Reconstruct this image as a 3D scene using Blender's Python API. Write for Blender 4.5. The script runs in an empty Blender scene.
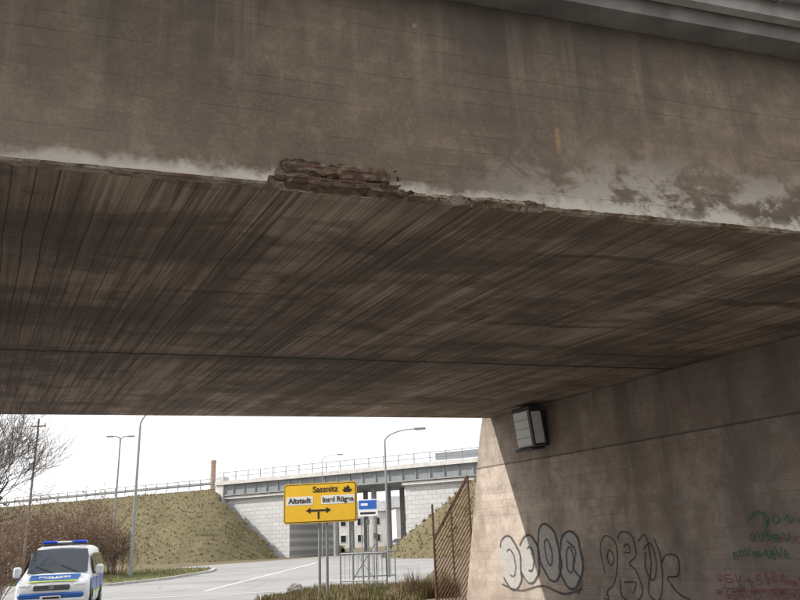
import bpy, bmesh, math, random
from mathutils import Vector, Matrix, noise
random.seed(7)
R=random.random
def U(a,b): return a+(b-a)*R()
sc=bpy.context.scene
sc.view_settings.view_transform='Standard'
sc.view_settings.look='None'
sc.view_settings.exposure=0

# ---------------------------------------------------------------- nodes
class NT:
    def __init__(s,name):
        s.m=bpy.data.materials.new(name); s.m.use_nodes=True
        s.t=s.m.node_tree; s.t.nodes.clear()
        s.out=s.t.nodes.new('ShaderNodeOutputMaterial')
        s.b=s.t.nodes.new('ShaderNodeBsdfPrincipled')
        s.t.links.new(s.b.outputs[0],s.out.inputs[0])
    def put(s,sock,v):
        if isinstance(v,bpy.types.NodeSocket): s.t.links.new(v,sock)
        elif isinstance(v,(tuple,list)):
            if sock.type=='RGBA' and len(v)==3: v=(*v,1)
            sock.default_value=v
        else:
            if sock.type=='RGBA': v=(v,v,v,1)
            elif sock.type=='VECTOR': v=(v,v,v)
            sock.default_value=v
    def co(s,w='Object'):
        return s.t.nodes.new('ShaderNodeTexCoord').outputs[w]
    def sep(s,v):
        n=s.t.nodes.new('ShaderNodeSeparateXYZ'); s.put(n.inputs[0],v); return n.outputs
    def comb(s,x,y,z):
        n=s.t.nodes.new('ShaderNodeCombineXYZ')
        for i,v in enumerate((x,y,z)): s.put(n.inputs[i],v)
        return n.outputs[0]
    def m_(s,op,a,b=0.0,c=None,clamp=False):
        n=s.t.nodes.new('ShaderNodeMath'); n.operation=op; n.use_clamp=clamp
        s.put(n.inputs[0],a); s.put(n.inputs[1],b)
        if c is not None: s.put(n.inputs[2],c)
        return n.outputs[0]
    def vmul(s,v,k):
        n=s.t.nodes.new('ShaderNodeVectorMath'); n.operation='MULTIPLY'
        s.put(n.inputs[0],v); s.put(n.inputs[1],k); return n.outputs[0]
    def noise(s,v,scale=1,detail=4,rough=.55,dist=0):
        n=s.t.nodes.new('ShaderNodeTexNoise'); s.put(n.inputs['Vector'],v)
        n.inputs['Scale'].default_value=scale; n.inputs['Detail'].default_value=min(detail,4)
        n.inputs['Roughness'].default_value=rough; n.inputs['Distortion'].default_value=dist
        return n.outputs[0]
    def vor(s,v,scale,feature='F1'):
        n=s.t.nodes.new('ShaderNodeTexVoronoi'); s.put(n.inputs['Vector'],v); n.feature=feature
        n.inputs['Scale'].default_value=scale; return n.outputs[0]
    def white(s,v):
        n=s.t.nodes.new('ShaderNodeTexWhiteNoise'); n.noise_dimensions='3D'
        s.put(n.inputs['Vector'],v); return n.outputs[0]
    def rng(s,v,a,b,c=0.,d=1.,smooth=False):
        n=s.t.nodes.new('ShaderNodeMapRange'); n.clamp=True
        if smooth: n.interpolation_type='SMOOTHSTEP'
        for i,x in enumerate((v,a,b,c,d)): s.put(n.inputs[i],x)
        return n.outputs[0]
    def near(s,v,c,w0,w1,amt=1.):
        return s.rng(s.m_('ABSOLUTE',s.m_('SUBTRACT',v,c)),w0,w1,amt,0.,True)
    def mul(s,a,b): return s.m_('MULTIPLY',a,b)
    def mix(s,f,a,b,mode='MIX'):
        n=s.t.nodes.new('ShaderNodeMixRGB'); n.blend_type=mode
        s.put(n.inputs[0],f); s.put(n.inputs[1],a); s.put(n.inputs[2],b); return n.outputs[0]
    def bump(s,h,strength=.5,dist=.02,nrm=None):
        n=s.t.nodes.new('ShaderNodeBump'); n.inputs['Strength'].default_value=strength
        n.inputs['Distance'].default_value=dist; s.put(n.inputs['Height'],h)
        if nrm is not None: s.put(n.inputs['Normal'],nrm)
        return n.outputs[0]
    def done(s,col,rough=.85,nrm=None,metal=0,spec=None):
        s.put(s.b.inputs['Base Color'],col); s.put(s.b.inputs['Roughness'],rough)
        s.put(s.b.inputs['Metallic'],metal)
        if nrm is not None: s.put(s.b.inputs['Normal'],nrm)
        if spec is not None: s.put(s.b.inputs['Specular IOR Level'],spec)
        return s.m
def simple(name,c,rough=.7,var=.15,scale=8,bump=0.,metal=0,spec=None):
    k=NT(name); P=k.co()
    n=k.noise(P,scale,3,.6)
    f=k.rng(n,.3,.7,1-var,1+var)
    col=k.mix(1,c,k.comb(f,f,f),'MULTIPLY')
    nr=k.bump(n,bump,.02) if bump else None
    return k.done(col,rough,nr,metal,spec)

SK=.2234
# soffit : object axes x = across the road, y = along the boards
def m_soffit():
    k=NT('board_marked_soffit_concrete'); P=k.co(); x,y,z=k.sep(P)
    wob=k.noise(P,.6,1)
    xw=k.m_('ADD',x,k.m_('MULTIPLY',wob,.06))
    W=.17
    xi=k.m_('DIVIDE',xw,W); bi=k.m_('FLOOR',xi); fr=k.m_('FRACT',xi)
    off=k.mul(k.white(k.comb(bi,3.,1.)),4.)
    seg=k.m_('FLOOR',k.m_('DIVIDE',k.m_('ADD',y,off),3.4))
    rnd=k.white(k.comb(bi,seg,7.))
    g=k.m_('ADD',y,k.mul(x,SK))
    grain=k.noise(k.vmul(P,(22,.55,1)),1,4,.65)
    grain2=k.noise(k.vmul(P,(5,.22,1)),1,3,.6)
    base=k.mix(k.rng(grain2,.38,.62),(.205,.157,.124),(.36,.287,.23))
    base=k.mix(k.rng(rnd,0,1,0,.65),base,(.145,.112,.09))
    base=k.mix(k.rng(rnd,.84,.88,0,.5),base,(.46,.385,.32))
    base=k.mix(k.rng(grain,.50,.70,0,.8),base,(.50,.415,.345))
    base=k.mix(k.rng(grain,.48,.33,0,.8),base,(.070,.053,.043))
    # lighter strips where shutter panels met
    edge=k.mul(k.m_('SUBTRACT',wob,.5),.5)
    xe=k.m_('ADD',x,edge)
    for c,w0,w1,a in((7.75,.08,.36,.75),(2.62,.06,.30,.6),(5.0,.03,.18,.45),(9.6,.04,.2,.4),(.7,.03,.2,.3)):
        base=k.mix(k.mul(k.near(xe,c,w0,w1,a),k.rng(grain,.35,.6,.4,1)),base,(.50,.425,.355))
    for c,w0,w1,a in((6.4,.05,.4,.45),(3.6,.05,.35,.5),(1.7,.05,.3,.4),(8.7,.05,.3,.4)):
        base=k.mix(k.mul(k.near(xe,c,w0,w1,a),k.rng(grain,.6,.35,.4,1)),base,(.085,.066,.054))
    # damp patches lying across the boards
    pat=k.noise(k.comb(k.mul(x,.8),k.mul(g,1.7),0.),1,4,.66,.35)
    base=k.mix(k.rng(pat,.52,.60,0,.50,True),base,(.078,.061,.051))
    pat2=k.noise(k.comb(k.mul(x,.28),k.mul(g,.75),4.),1,4,.6)
    base=k.mix(k.rng(pat2,.38,.56,.62,0,True),base,(.088,.069,.056))
    base=k.mix(k.rng(pat2,.56,.68,0,.30,True),base,(.44,.37,.30))
    # individual water runs across the boards
    gw=k.m_('ADD',g,k.mul(k.m_('SUBTRACT',k.noise(P,1.6,4,.65),.5),.45))
    for gc,x0,x1,w in((9.6,5.6,8.6,.09),(8.15,7.6,12,.12),(6.95,4.6,7.3,.07),(6.75,8.5,13,.20),(8.9,1.2,3.2,.07),(11.2,8,11,.07)):
        msk=k.mul(k.rng(x,x0,x0+.9,0,1),k.rng(x,x1-.9,x1,1,0))
        base=k.mix(k.mul(msk,k.near(gw,gc,w*.4,w*1.2,.62)),base,(.050,.040,.034))
    # darker towards the left side, edge broken by noise
    base=k.mix(k.rng(k.m_('ADD',x,k.mul(pat2,3.)),.8,3.4,.55,0,True),base,(.082,.064,.052))
    # joint
    j=k.m_('ABSOLUTE',k.m_('SUBTRACT',k.m_('ADD',g,k.mul(grain2,.12)),12.14))
    jd=k.rng(j,.02,.055,1,0)
    base=k.mix(k.rng(j,.03,.45,.4,0),base,(.088,.070,.058))
    base=k.mix(k.mul(jd,.9),base,(.018,.015,.013))
    gap=k.rng(k.m_('ABSOLUTE',k.m_('SUBTRACT',fr,.5)),.45,.495,0,1)
    gap=k.mul(gap,k.rng(k.white(k.comb(bi,seg,2.)),.2,.8,.15,1))
    base=k.mix(k.mul(gap,.65),base,(.038,.029,.024))
    base=k.mix(1.,base,(.93,.88,.85),'MULTIPLY')
    h=k.m_('ADD',k.mul(grain,.5),k.mul(rnd,.9))
    h=k.m_('SUBTRACT',h,k.mul(gap,.8))
    h=k.m_('SUBTRACT',h,k.mul(jd,2.5))
    return k.done(base,.88,k.bump(h,.9,.022))
# edge beam : object x along beam, z up from soffit level
def m_fascia():
    k=NT('weathered_edge_beam_concrete'); P=k.co(); x,y,z=k.sep(P)
    n1=k.noise(P,.5,4,.6); n2=k.noise(P,3.0,4,.72); n3=k.noise(P,30,3,.65)
    base=k.mix(k.rng(n1,.36,.64),(.120,.088,.062),(.205,.156,.112))
    base=k.mix(k.rng(n2,.38,.66,0,.65),base,(.085,.065,.050))
    base=k.mix(k.rng(n2,.48,.34,0,.30),base,(.26,.21,.16))
    base=k.mix(k.rng(n3,.52,.75,0,.30),base,(.27,.225,.175))
    base=k.mix(k.rng(n3,.46,.28,0,.35),base,(.06,.045,.035))
    zz=k.m_('ADD',z,k.mul(n1,.05))
    zi=k.m_('DIVIDE',zz,.175); fr=k.m_('FRACT',zi); rb=k.white(k.comb(k.m_('FLOOR',zi),1.,2.))
    base=k.mix(k.rng(rb,0,1,0,.25),base,(.09,.07,.055))
    line=k.rng(k.m_('ABSOLUTE',k.m_('SUBTRACT',fr,.5)),.475,.497,0,1)
    line=k.mul(line,k.rng(k.noise(k.vmul(P,(.7,1,2)),1,2),.45,.60,0,1))
    base=k.mix(k.mul(line,.55),base,(.04,.03,.025))
    dr=k.noise(k.vmul(P,(1.5,1,.16)),1,4,.6)
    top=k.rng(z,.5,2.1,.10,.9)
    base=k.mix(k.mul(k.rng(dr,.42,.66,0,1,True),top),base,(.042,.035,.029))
    dr2=k.noise(k.vmul(P,(7,1,.30)),1,3,.6)
    base=k.mix(k.mul(k.rng(dr2,.55,.68,0,.35,True),top),base,(.24,.20,.155))
    gr=k.noise(k.vmul(P,(1.0,1,.5)),1,3,.6)
    base=k.mix(k.mul(k.rng(gr,.5,.65,0,.5),top),base,(.055,.060,.038))
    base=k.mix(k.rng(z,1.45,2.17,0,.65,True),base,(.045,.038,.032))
    # pale lime band above the arris
    e=k.m_('ADD',z,k.mul(k.m_('SUBTRACT',n2,.5),.34))
    lime=k.mul(k.rng(e,.02,.17,.9,0,True),k.rng(n1,.32,.52,.5,1))
    base=k.mix(lime,base,(.47,.44,.385))
    # efflorescence on the right hand side
    rr=k.rng(x,.4,2.4,0,1)
    ef=k.noise(k.vmul(P,(1.7,1,2.4)),1,4,.72,.3)
    lo=k.rng(z,.12,.75,1,0)
    base=k.mix(k.mul(k.mul(k.rng(ef,.45,.56,0,.9),lo),rr),base,(.39,.37,.335))
    base=k.mix(k.mul(k.mul(k.rng(ef,.50,.40,0,.6),k.rng(z,.15,1.0,1,0)),rr),base,(.075,.062,.05))
    base=k.mix(k.mul(k.rng(x,-3.2,-1.4,.35,0),k.rng(z,.1,.75,.8,0)),base,(.27,.23,.18))
    bl=k.mul(k.near(x,2.55,.02,.14),k.rng(z,.12,.45,1,.0))
    base=k.mix(k.mul(bl,k.rng(n2,.42,.55,0,.9)),base,(.50,.48,.42))
    base=k.mix(k.mul(k.near(x,2.50,.02,.09),k.mul(k.rng(z,.2,.5,1,0),k.rng(n3,.45,.55,0,.55))),base,(.08,.085,.045))
    ob=k.mul(k.near(x,1.62,.01,.04),k.mul(k.near(z,.75,.05,.18),k.rng(n2,.4,.55,0,.45)))
    base=k.mix(ob,base,(.38,.22,.08))
    base=k.mix(k.rng(k.noise(P,7,2,.5),.745,.765,0,.35),base,(.34,.30,.24))
    pit=k.mul(k.rng(k.vor(P,24),.05,.13,1,0),k.rng(n2,.45,.6,0,1))
    base=k.mix(k.mul(pit,.7),base,(.03,.024,.02))
    h=k.m_('ADD',k.mul(n3,.5),k.mul(n2,.8))
    h=k.m_('SUBTRACT',h,k.mul(line,.5)); h=k.m_('SUBTRACT',h,k.mul(pit,.9))
    h=k.m_('ADD',h,k.mul(rb,.3))
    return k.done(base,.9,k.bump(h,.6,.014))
def m_broken():
    k=NT('broken_concrete'); P=k.co()
    n=k.noise(P,14,4,.75); n2=k.noise(P,3,3,.6)
    c=k.mix(k.rng(n2,.4,.6),(.15,.10,.065),(.38,.33,.27))
    c=k.mix(k.rng(n,.5,.66,0,.75),c,(.045,.032,.024))
    return k.done(c,.95,k.bump(n,.9,.03))
def m_spall():
    k=NT('spalled_rusty_concrete'); P=k.co()
    n=k.noise(k.vmul(P,(7,14,36)),1,4,.75); n2=k.noise(P,9,3,.6); x,y,z=k.sep(P)
    c=k.mix(k.rng(n2,.4,.6),(.085,.056,.038),(.18,.128,.088))
    c=k.mix(k.rng(n,.5,.62,0,.8),c,(.024,.017,.013))
    c=k.mix(k.rng(n,.42,.34,0,.5),c,(.29,.235,.18))
    return k.done(c,.95,k.bump(n,.9,.03))
def m_wall():
    k=NT('abutment_concrete'); P=k.co(); x,y,z=k.sep(P)
    n1=k.noise(P,.5,4,.6); n2=k.noise(P,2.4,4,.72); n3=k.noise(P,26,3,.62)
    base=k.mix(k.rng(n1,.36,.64),(.38,.305,.25),(.54,.46,.395))
    base=k.mix(k.rng(n2,.48,.66,0,.6),base,(.235,.19,.155))
    base=k.mix(k.rng(n2,.45,.33,0,.55),base,(.62,.56,.50))
    base=k.mix(k.rng(n3,.5,.7,0,.35),base,(.25,.20,.165))
    dr=k.noise(k.vmul(P,(1,1.6,.20)),1,4,.62)
    hi=k.rng(z,.6,4.4,.2,.8)
    base=k.mix(k.mul(k.rng(dr,.46,.66,0,1,True),hi),base,(.165,.135,.110))
    gz_=k.noise(k.vmul(P,(1,.9,.5)),1,4,.65)
    base=k.mix(k.mul(k.rng(gz_,.50,.62,0,.45,True),k.rng(y,16.,13.,0,1)),base,(.145,.135,.10))
    zi=k.m_('DIVIDE',k.m_('ADD',z,k.mul(n1,.03)),.17); fr=k.m_('FRACT',zi)
    line=k.rng(k.m_('ABSOLUTE',k.m_('SUBTRACT',fr,.5)),.468,.495,0,1)
    line=k.mul(line,k.rng(k.noise(k.vmul(P,(1,.6,2)),1,2),.40,.58,0,1))
    base=k.mix(k.mul(line,.55),base,(.13,.10,.08))
    rb=k.white(k.comb(k.m_('FLOOR',zi),k.m_('FLOOR',k.m_('DIVIDE',y,2.4)),2.))
    base=k.mix(k.rng(rb,0,1,0,.22),base,(.22,.18,.15))
    jz=k.m_('ABSOLUTE',k.m_('SUBTRACT',k.m_('ADD',z,k.mul(n2,.05)),3.385))
    jl=k.rng(jz,.008,.024,1,0)
    base=k.mix(k.mul(jl,.65),base,(.04,.032,.026))
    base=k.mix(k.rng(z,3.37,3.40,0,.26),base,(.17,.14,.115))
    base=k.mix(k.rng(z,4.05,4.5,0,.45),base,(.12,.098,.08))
    pit=k.mul(k.rng(k.vor(P,15),.07,.16,1,0),k.rng(n1,.42,.55,0,1))
    base=k.mix(k.mul(pit,.6),base,(.08,.065,.052))
    # darker towards the end nearer the viewer
    base=k.mix(k.rng(k.m_('ADD',y,k.mul(n1,5.)),9.0,15.5,.40,0,True),base,(.165,.138,.115))
    lowd=k.rng(k.m_('ADD',z,k.mul(n2,.8)),.4,1.1,.5,0)
    base=k.mix(lowd,base,(.20,.17,.14))
    h=k.m_('ADD',k.mul(n3,.35),k.mul(n2,.9))
    h=k.m_('SUBTRACT',h,k.mul(line,.5)); h=k.m_('SUBTRACT',h,k.mul(pit,.9))
    h=k.m_('SUBTRACT',h,k.mul(jl,2.0))
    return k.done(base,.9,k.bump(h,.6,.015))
def m_asphalt():
    k=NT('asphalt'); P=k.co()
    n=k.noise(P,.18,4,.6); n2=k.noise(P,60,2,.6); n3=k.noise(k.vmul(P,(.05,.4,1)),1,3,.6)
    c=k.mix(k.rng(n,.35,.65),(.235,.232,.23),(.30,.295,.29))
    c=k.mix(k.rng(n3,.5,.62,0,.35),c,(.18,.18,.18))
    c=k.mix(k.rng(n2,.55,.8,0,.5),c,(.36,.36,.35))
    cr=k.rng(k.vor(P,.22,'DISTANCE_TO_EDGE'),.004,.012,.35,0)
    c=k.mix(cr,c,(.06,.06,.06))
    return k.done(c,.85)
def m_grass(name,c1,c2,c3,sc_=1.):
    k=NT(name); P=k.co()
    n=k.noise(P,.35*sc_,4,.65); n2=k.noise(P,5*sc_,4,.7); n3=k.noise(P,1.4*sc_,3,.6)
    c=k.mix(k.rng(n,.38,.62),c1,c2)
    c=k.mix(k.rng(n3,.5,.62,0,.7),c,c3)
    c=k.mix(k.rng(n2,.5,.7,0,.5),c,tuple(v*.5 for v in c1))
    return k.done(c,1,k.bump(n2,.7,.15/sc_),spec=.1)
def m_blocks():
    k=NT('pale_block_wall'); P=k.co()
    b=k.t.nodes.new('ShaderNodeTexBrick')
    x,y,z=k.sep(P); k.put(b.inputs['Vector'],k.comb(x,z,0.))
    b.inputs['Color1'].default_value=(.55,.55,.54,1); b.inputs['Color2'].default_value=(.49,.49,.485,1)
    b.inputs['Mortar'].default_value=(.33,.33,.33,1); b.inputs['Scale'].default_value=1
    b.inputs['Mortar Size'].default_value=.025; b.inputs['Brick Width'].default_value=.9; b.inputs['Row Height'].default_value=.42
    n=k.noise(P,.8,4,.6)
    c=k.mix(k.rng(n,.45,.7,0,.3),b.outputs[0],(.38,.38,.36))
    return k.done(c,.9)
M={}
M['soffit']=m_soffit(); M['fascia']=m_fascia(); M['broken']=m_broken(); M['spall']=m_spall(); M['wall']=m_wall()
M['asphalt']=m_asphalt()
M['grass']=m_grass('embankment_grass',(.135,.118,.066),(.165,.142,.082),(.18,.15,.10))
M['verge']=m_grass('verge_grass',(.095,.115,.04),(.14,.15,.06),(.20,.17,.10),2)
M['earth']=m_grass('rough_ground',(.17,.14,.09),(.20,.165,.115),(.13,.115,.06))
M['blade']=simple('grass_blades',(.13,.135,.052),.9,.4,.9,spec=.1)
M['dry']=simple('dry_grass_blades',(.25,.19,.12),.95,.4,2,spec=.1)
M['slopeblade']=simple('embankment_grass_blades',(.155,.135,.075),.95,.35,.5,spec=.1)
M['blocks']=m_blocks()
M['bounce_paving']=simple('pale_bounce_paving',(.40,.38,.345),.9,.2,1.3)  # pale tone picked so the floor bounces light up under the deck
M['kerb']=simple('kerb_stone',(.40,.39,.38),.85,.2,4)
M['paint']=simple('road_paint',(.74,.74,.72),.7,.2,6)
M['steel']=simple('galvanised_steel',(.25,.26,.265),.5,.2,12,metal=.2)
M['dsteel']=simple('dark_steel',(.05,.05,.055),.55,.2,12)
M['rust']=simple('rusty_steel',(.125,.062,.045),.9,.45,18,.5)
M['palecon']=simple('pale_concrete',(.54,.53,.51),.85,.15,1.5)
M['greycon']=simple('grey_concrete',(.28,.28,.275),.85,.2,1.2)
M['girder']=simple('blue_grey_girder_paint',(.22,.24,.26),.6,.15,1.5)
M['cornice']=simple('cornice_concrete',(.135,.13,.125),.8,.35,2.2,.3)
M['cornice2']=simple('cornice_cap_concrete',(.24,.24,.235),.8,.3,1.6,.3)
M['pipe']=simple('weathered_zinc_sheet',(.20,.205,.21),.5,.3,3,metal=.3)
M['yellow']=simple('sign_yellow',(.88,.53,.03),.45,.05,3)
M['white']=simple('sign_white',(.80,.80,.79),.5,.05,4)
M['black']=simple('sign_black',(.012,.012,.012),.6,.1,4)
M['blue']=simple('sign_blue',(.02,.12,.50),.5,.1,4)
M['bark']=simple('bark',(.085,.066,.052),.95,.4,9)
M['pole']=simple('weathered_timber_pole',(.17,.145,.12),.95,.3,9)
M['twig']=simple('bare_shrub_twigs',(.17,.115,.082),.95,.45,1.5)
M['leaf']=simple('shrub_dead_leaves',(.19,.125,.08),.9,.5,2)
M['vwhite']=simple('van_silver_white_paint',(.72,.74,.76),.28,.03,2,spec=.6)
M['vblue']=simple('van_blue_paint',(.015,.11,.42),.28,.05,2,spec=.6)
M['vyel']=simple('van_fluorescent_stripe',(.60,.75,.06),.4,.03,2)
M['glass']=simple('dark_glass',(.018,.03,.045),.06,.1,2,spec=.8)
M['rubber']=simple('tyre_rubber',(.02,.02,.02),.85,.2,10)
M['lens']=simple('lamp_lens',(.75,.77,.78),.12,.05,6)
M['bluelens']=simple('blue_beacon_lens',(.01,.06,.65),.12,.1,6)
def m_spray(name,c,op):
    # worn spray paint: thin, wall shows through in patches
    k=NT(name); P=k.co(); n=k.noise(P,9,4,.7); n2=k.noise(P,60,2,.6)
    f=k.m_('MULTIPLY',k.rng(n,.30,.46,.45,1),op)
    f=k.m_('MULTIPLY',f,k.rng(n2,.3,.45,.6,1))
    tr=k.t.nodes.new('ShaderNodeBsdfTransparent'); ms=k.t.nodes.new('ShaderNodeMixShader')
    k.done(k.mix(k.rng(n,.4,.65),c,tuple(v*.7 for v in c)),.8)
    k.put(ms.inputs[0],f); k.t.links.new(tr.outputs[0],ms.inputs[1]); k.t.links.new(k.b.outputs[0],ms.inputs[2])
    k.t.links.new(ms.outputs[0],k.out.inputs[0]); return k.m
M['gwhite']=m_spray('spray_paint_silver',(.56,.54,.52),.8)
M['gblack']=m_spray('spray_paint_dark',(.085,.072,.072),.85)
M['gpink']=m_spray('spray_paint_magenta',(.42,.07,.16),.8)
M['ggreen']=m_spray('spray_paint_green',(.03,.20,.08),.9)
M['brick']=simple('brickwork',(.42,.30,.24),.9,.25,3)
M['stone']=simple('boulder_granite',(.27,.25,.24),.9,.3,7,.6)
M['roof']=simple('grey_roof_sheet',(.26,.26,.27),.85,.25,2)
M['render']=simple('house_render',(.60,.60,.585),.9,.1,1)
M['tree']=m_grass('distant_trees',(.09,.085,.06),(.11,.10,.075),(.13,.11,.085),2)

# ---------------------------------------------------------------- mesh builder
class MB:
    def __init__(s): s.v=[];s.f=[];s.mi=[];s.mats=[]
    def mat(s,k):
        m=M[k]
        if m not in s.mats: s.mats.append(m)
        return s.mats.index(m)
    def add(s,vs,fs,k):
        o=len(s.v); s.v+= [tuple(v) for v in vs]; i=s.mat(k)
        for f in fs: s.f.append(tuple(o+a for a in f)); s.mi.append(i)
    def box(s,c,d,k,rot=None):
        vs=[Vector((x*d[0]/2,y*d[1]/2,z*d[2]/2)) for x in(-1,1) for y in(-1,1) for z in(-1,1)]
        if rot is not None: vs=[rot@v for v in vs]
        vs=[v+Vector(c) for v in vs]
        s.add(vs,[(0,1,3,2),(4,6,7,5),(0,4,5,1),(2,3,7,6),(0,2,6,4),(1,5,7,3)],k)
    def bbox(s,c,d,k,b=.03,rot=None):
        x,y,z=[q/2 for q in d]; vs=[];idx={}
        b=min(b,x*.9,y*.9,z*.9)
        for sx in(-1,1):
            for sy in(-1,1):
                for sz in(-1,1):
                    for a in range(3):
                        p=[sx*(x-b),sy*(y-b),sz*(z-b)]; p[a]=(sx*x,sy*y,sz*z)[a]
                        idx[(sx,sy,sz,a)]=len(vs); v=Vector(p)
                        if rot is not None: v=rot@v
                        vs.append(v+Vector(c))
        fs=[]
        for a in range(3):
            o=[i for i in range(3) if i!=a]
            for sg in(-1,1):
                l=[]
                for p,q in((-1,-1),(1,-1),(1,1),(-1,1)):
                    t=[0,0,0];t[a]=sg;t[o[0]]=p;t[o[1]]=q; l.append(idx[(*t,a)])
                fs.append(l)
        for a in range(3):
            o=[i for i in range(3) if i!=a]
            for p in(-1,1):
                for q in(-1,1):
                    t=[0,0,0];t[o[0]]=p;t[o[1]]=q
                    t1=t[:];t1[a]=-1;t2=t[:];t2[a]=1
                    fs.append([idx[(*t1,o[0])],idx[(*t2,o[0])],idx[(*t2,o[1])],idx[(*t1,o[1])]])
        for sx in(-1,1):
            for sy in(-1,1):
                for sz in(-1,1): fs.append([idx[(sx,sy,sz,a)] for a in range(3)])
        s.add(vs,fs,k)
    def tube(s,p0,p1,r0,r1,k,n=6,caps=True):
        p0=Vector(p0);p1=Vector(p1);d=(p1-p0)
        if d.length<1e-6: return
        d.normalize(); a=d.orthogonal().normalized(); b=d.cross(a)
        vs=[];
        for p,r in((p0,r0),(p1,r1)):
            for i in range(n):
                t=2*math.pi*i/n; vs.append(p+a*math.cos(t)*r+b*math.sin(t)*r)
        fs=[(i,(i+1)%n,n+(i+1)%n,n+i) for i in range(n)]
        if caps: fs+= [tuple(range(n-1,-1,-1)),tuple(range(n,2*n))]
        s.add(vs,fs,k)
    def path(s,pts,rs,k,n=8):
        for i in range(len(pts)-1):
            r0=rs[i] if isinstance(rs,list) else rs; r1=rs[i+1] if isinstance(rs,list) else rs
            s.tube(pts[i],pts[i+1],r0,r1,k,n)
    def obj(s,name,parent=None,smooth=False):
        me=bpy.data.meshes.new(name); me.from_pydata(s.v,[],s.f)
        for m in s.mats: me.materials.append(m)
        me.polygons.foreach_set('material_index',s.mi)
        if smooth: me.polygons.foreach_set('use_smooth',[True]*len(me.polygons))
        me.update()
        bm=bmesh.new(); bm.from_mesh(me); bmesh.ops.recalc_face_normals(bm,faces=bm.faces); bm.to_mesh(me); bm.free()
        o=bpy.data.objects.new(name,me); sc.collection.objects.link(o)
        if parent: o.parent=parent
        return o
def empty(name,loc=(0,0,0),rz=0,parent=None):
    o=bpy.data.objects.new(name,None); sc.collection.objects.link(o); o.location=loc; o.rotation_euler=(0,0,rz)
    if parent:o.parent=parent
    return o

def gz(y):
    if y<30: return 0
    if y<120: return (y-30)*.012
    return 1.08
def sheet(name,poly,off,mk,thick=0,sidek=None,parent=None):
    bm=bmesh.new(); vs=[bm.verts.new((x,y,0)) for x,y in poly]; bm.faces.new(vs)
    for yy in(30,120):
        bmesh.ops.bisect_plane(bm,geom=bm.verts[:]+bm.edges[:]+bm.faces[:],plane_co=(0,yy,0),plane_no=(0,1,0))
    for v in bm.verts: v.co.z=gz(v.co.y)+off
    bmesh.ops.recalc_face_normals(bm,faces=bm.faces)
    for f in bm.faces:
        if f.normal.z<0: f.normal_flip()
    if thick:
        be=[e for e in bm.edges if e.is_boundary]
        r=bmesh.ops.extrude_edge_only(bm,edges=be)
        for g in r['geom']:
            if isinstance(g,bmesh.types.BMVert): g.co.z-=thick
    me=bpy.data.meshes.new(name); bm.to_mesh(me); bm.free()
    me.materials.append(M[mk])
    o=bpy.data.objects.new(name,me); sc.collection.objects.link(o)
    if parent:o.parent=parent
    return o

# ================================================================= GROUND
sheet('ground',[(-3000,-3000),(3000,-3000),(3000,4000),(-3000,4000)],0,'earth')
sheet('road',[(-60,17.5),(-14,13.2),(-3,17.2),(0.1,18.6),(0.1,30),(1.5,46),(2,62),(14,84),(40,130),(30,135),(-2,92),(-12,74),(-20,62),(-34,58),(-60,54)],.004,'asphalt')
BA=math.radians(29.5)
nx,ny=math.cos(BA),math.sin(BA); dx_,dy_=-math.sin(BA),math.cos(BA)
def L2W(a,b): return (a*nx+b*dx_, a*ny+b*dy_)
sheet('unseen_bounce_floor',[L2W(-6,-14),L2W(11.2,-14),L2W(11.2,17.0),L2W(-6,17.0)],.008,'bounce_paving')  # unseen underpass floor, made pale to bounce light onto the soffit
sheet('road_marking',[(-8.6,33),(-8.48,33),(-7.25,62),(-7.4,62)],.012,'paint')
sheet('road_marking',[(-13.5,30.0),(-3.5,31.2),(-3.5,31.34),(-13.5,30.14)],.012,'paint')
def verge(name,poly,mk='verge'):
    p=empty(name)
    cx=sum(a for a,b in poly)/len(poly); cy=sum(b for a,b in poly)/len(poly)
    sheet('kerb',poly,.12,'kerb',.12,None,p)
    q=[(cx+(a-cx)*.96,cy+(b-cy)*.96) for a,b in poly]
    sheet('turf',q,.135,mk,.05,None,p)
    return p,q
v1,q1=verge('roadside_grass_verge',[(-15.0,40.2),(-13.6,44),(-13.0,52),(-13.8,56.5),(-16.5,58.5),(-26,58),(-32,50),(-28,44),(-20,40.5)])
v2,q2=verge('grass_verge',[(-4.9,24.2),(-4.2,28.5),(-3.4,30.2),(-1.5,31),(-.2,30),(.2,24),(.4,20.3),(-1.6,20.8),(-3.8,22.4)])

def inpoly(x,y,p):
    c=False;j=len(p)-1
    for i in range(len(p)):
        if (p[i][1]>y)!=(p[j][1]>y) and x<(p[j][0]-p[i][0])*(y-p[i][1])/(p[j][1]-p[i][1])+p[i][0]: c=not c
        j=i
    return c
def blades(mb,x,y,z,h,k,w=.012,lean=.4):
    a=U(0,6.28);l=U(0,lean)*h; px,py=math.cos(a+1.57)*w,math.sin(a+1.57)*w
    mb.add([(x-px,y-py,z),(x+px,y+py,z),(x+math.cos(a)*l,y+math.sin(a)*l,z+h)],[(0,1,2)],k)
mb=MB()
for q,n,zz in((q1,5000,.13),(q2,9000,.13)):
    xs=[a for a,b in q];ys=[b for a,b in q];c=0
    while c<n:
        x=U(min(xs),max(xs));y=U(min(ys),max(ys))
        if inpoly(x,y,q):
            nn=noise.noise(Vector((x*.8,y*.8,0)))
            blades(mb,x,y,gz(y)+zz,U(.05,.16)*(1.3+nn),'dry' if nn+U(-.3,.3)>.12 else 'blade',.018)
            c+=1
mb.obj('grass')
mb=MB()
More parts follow.
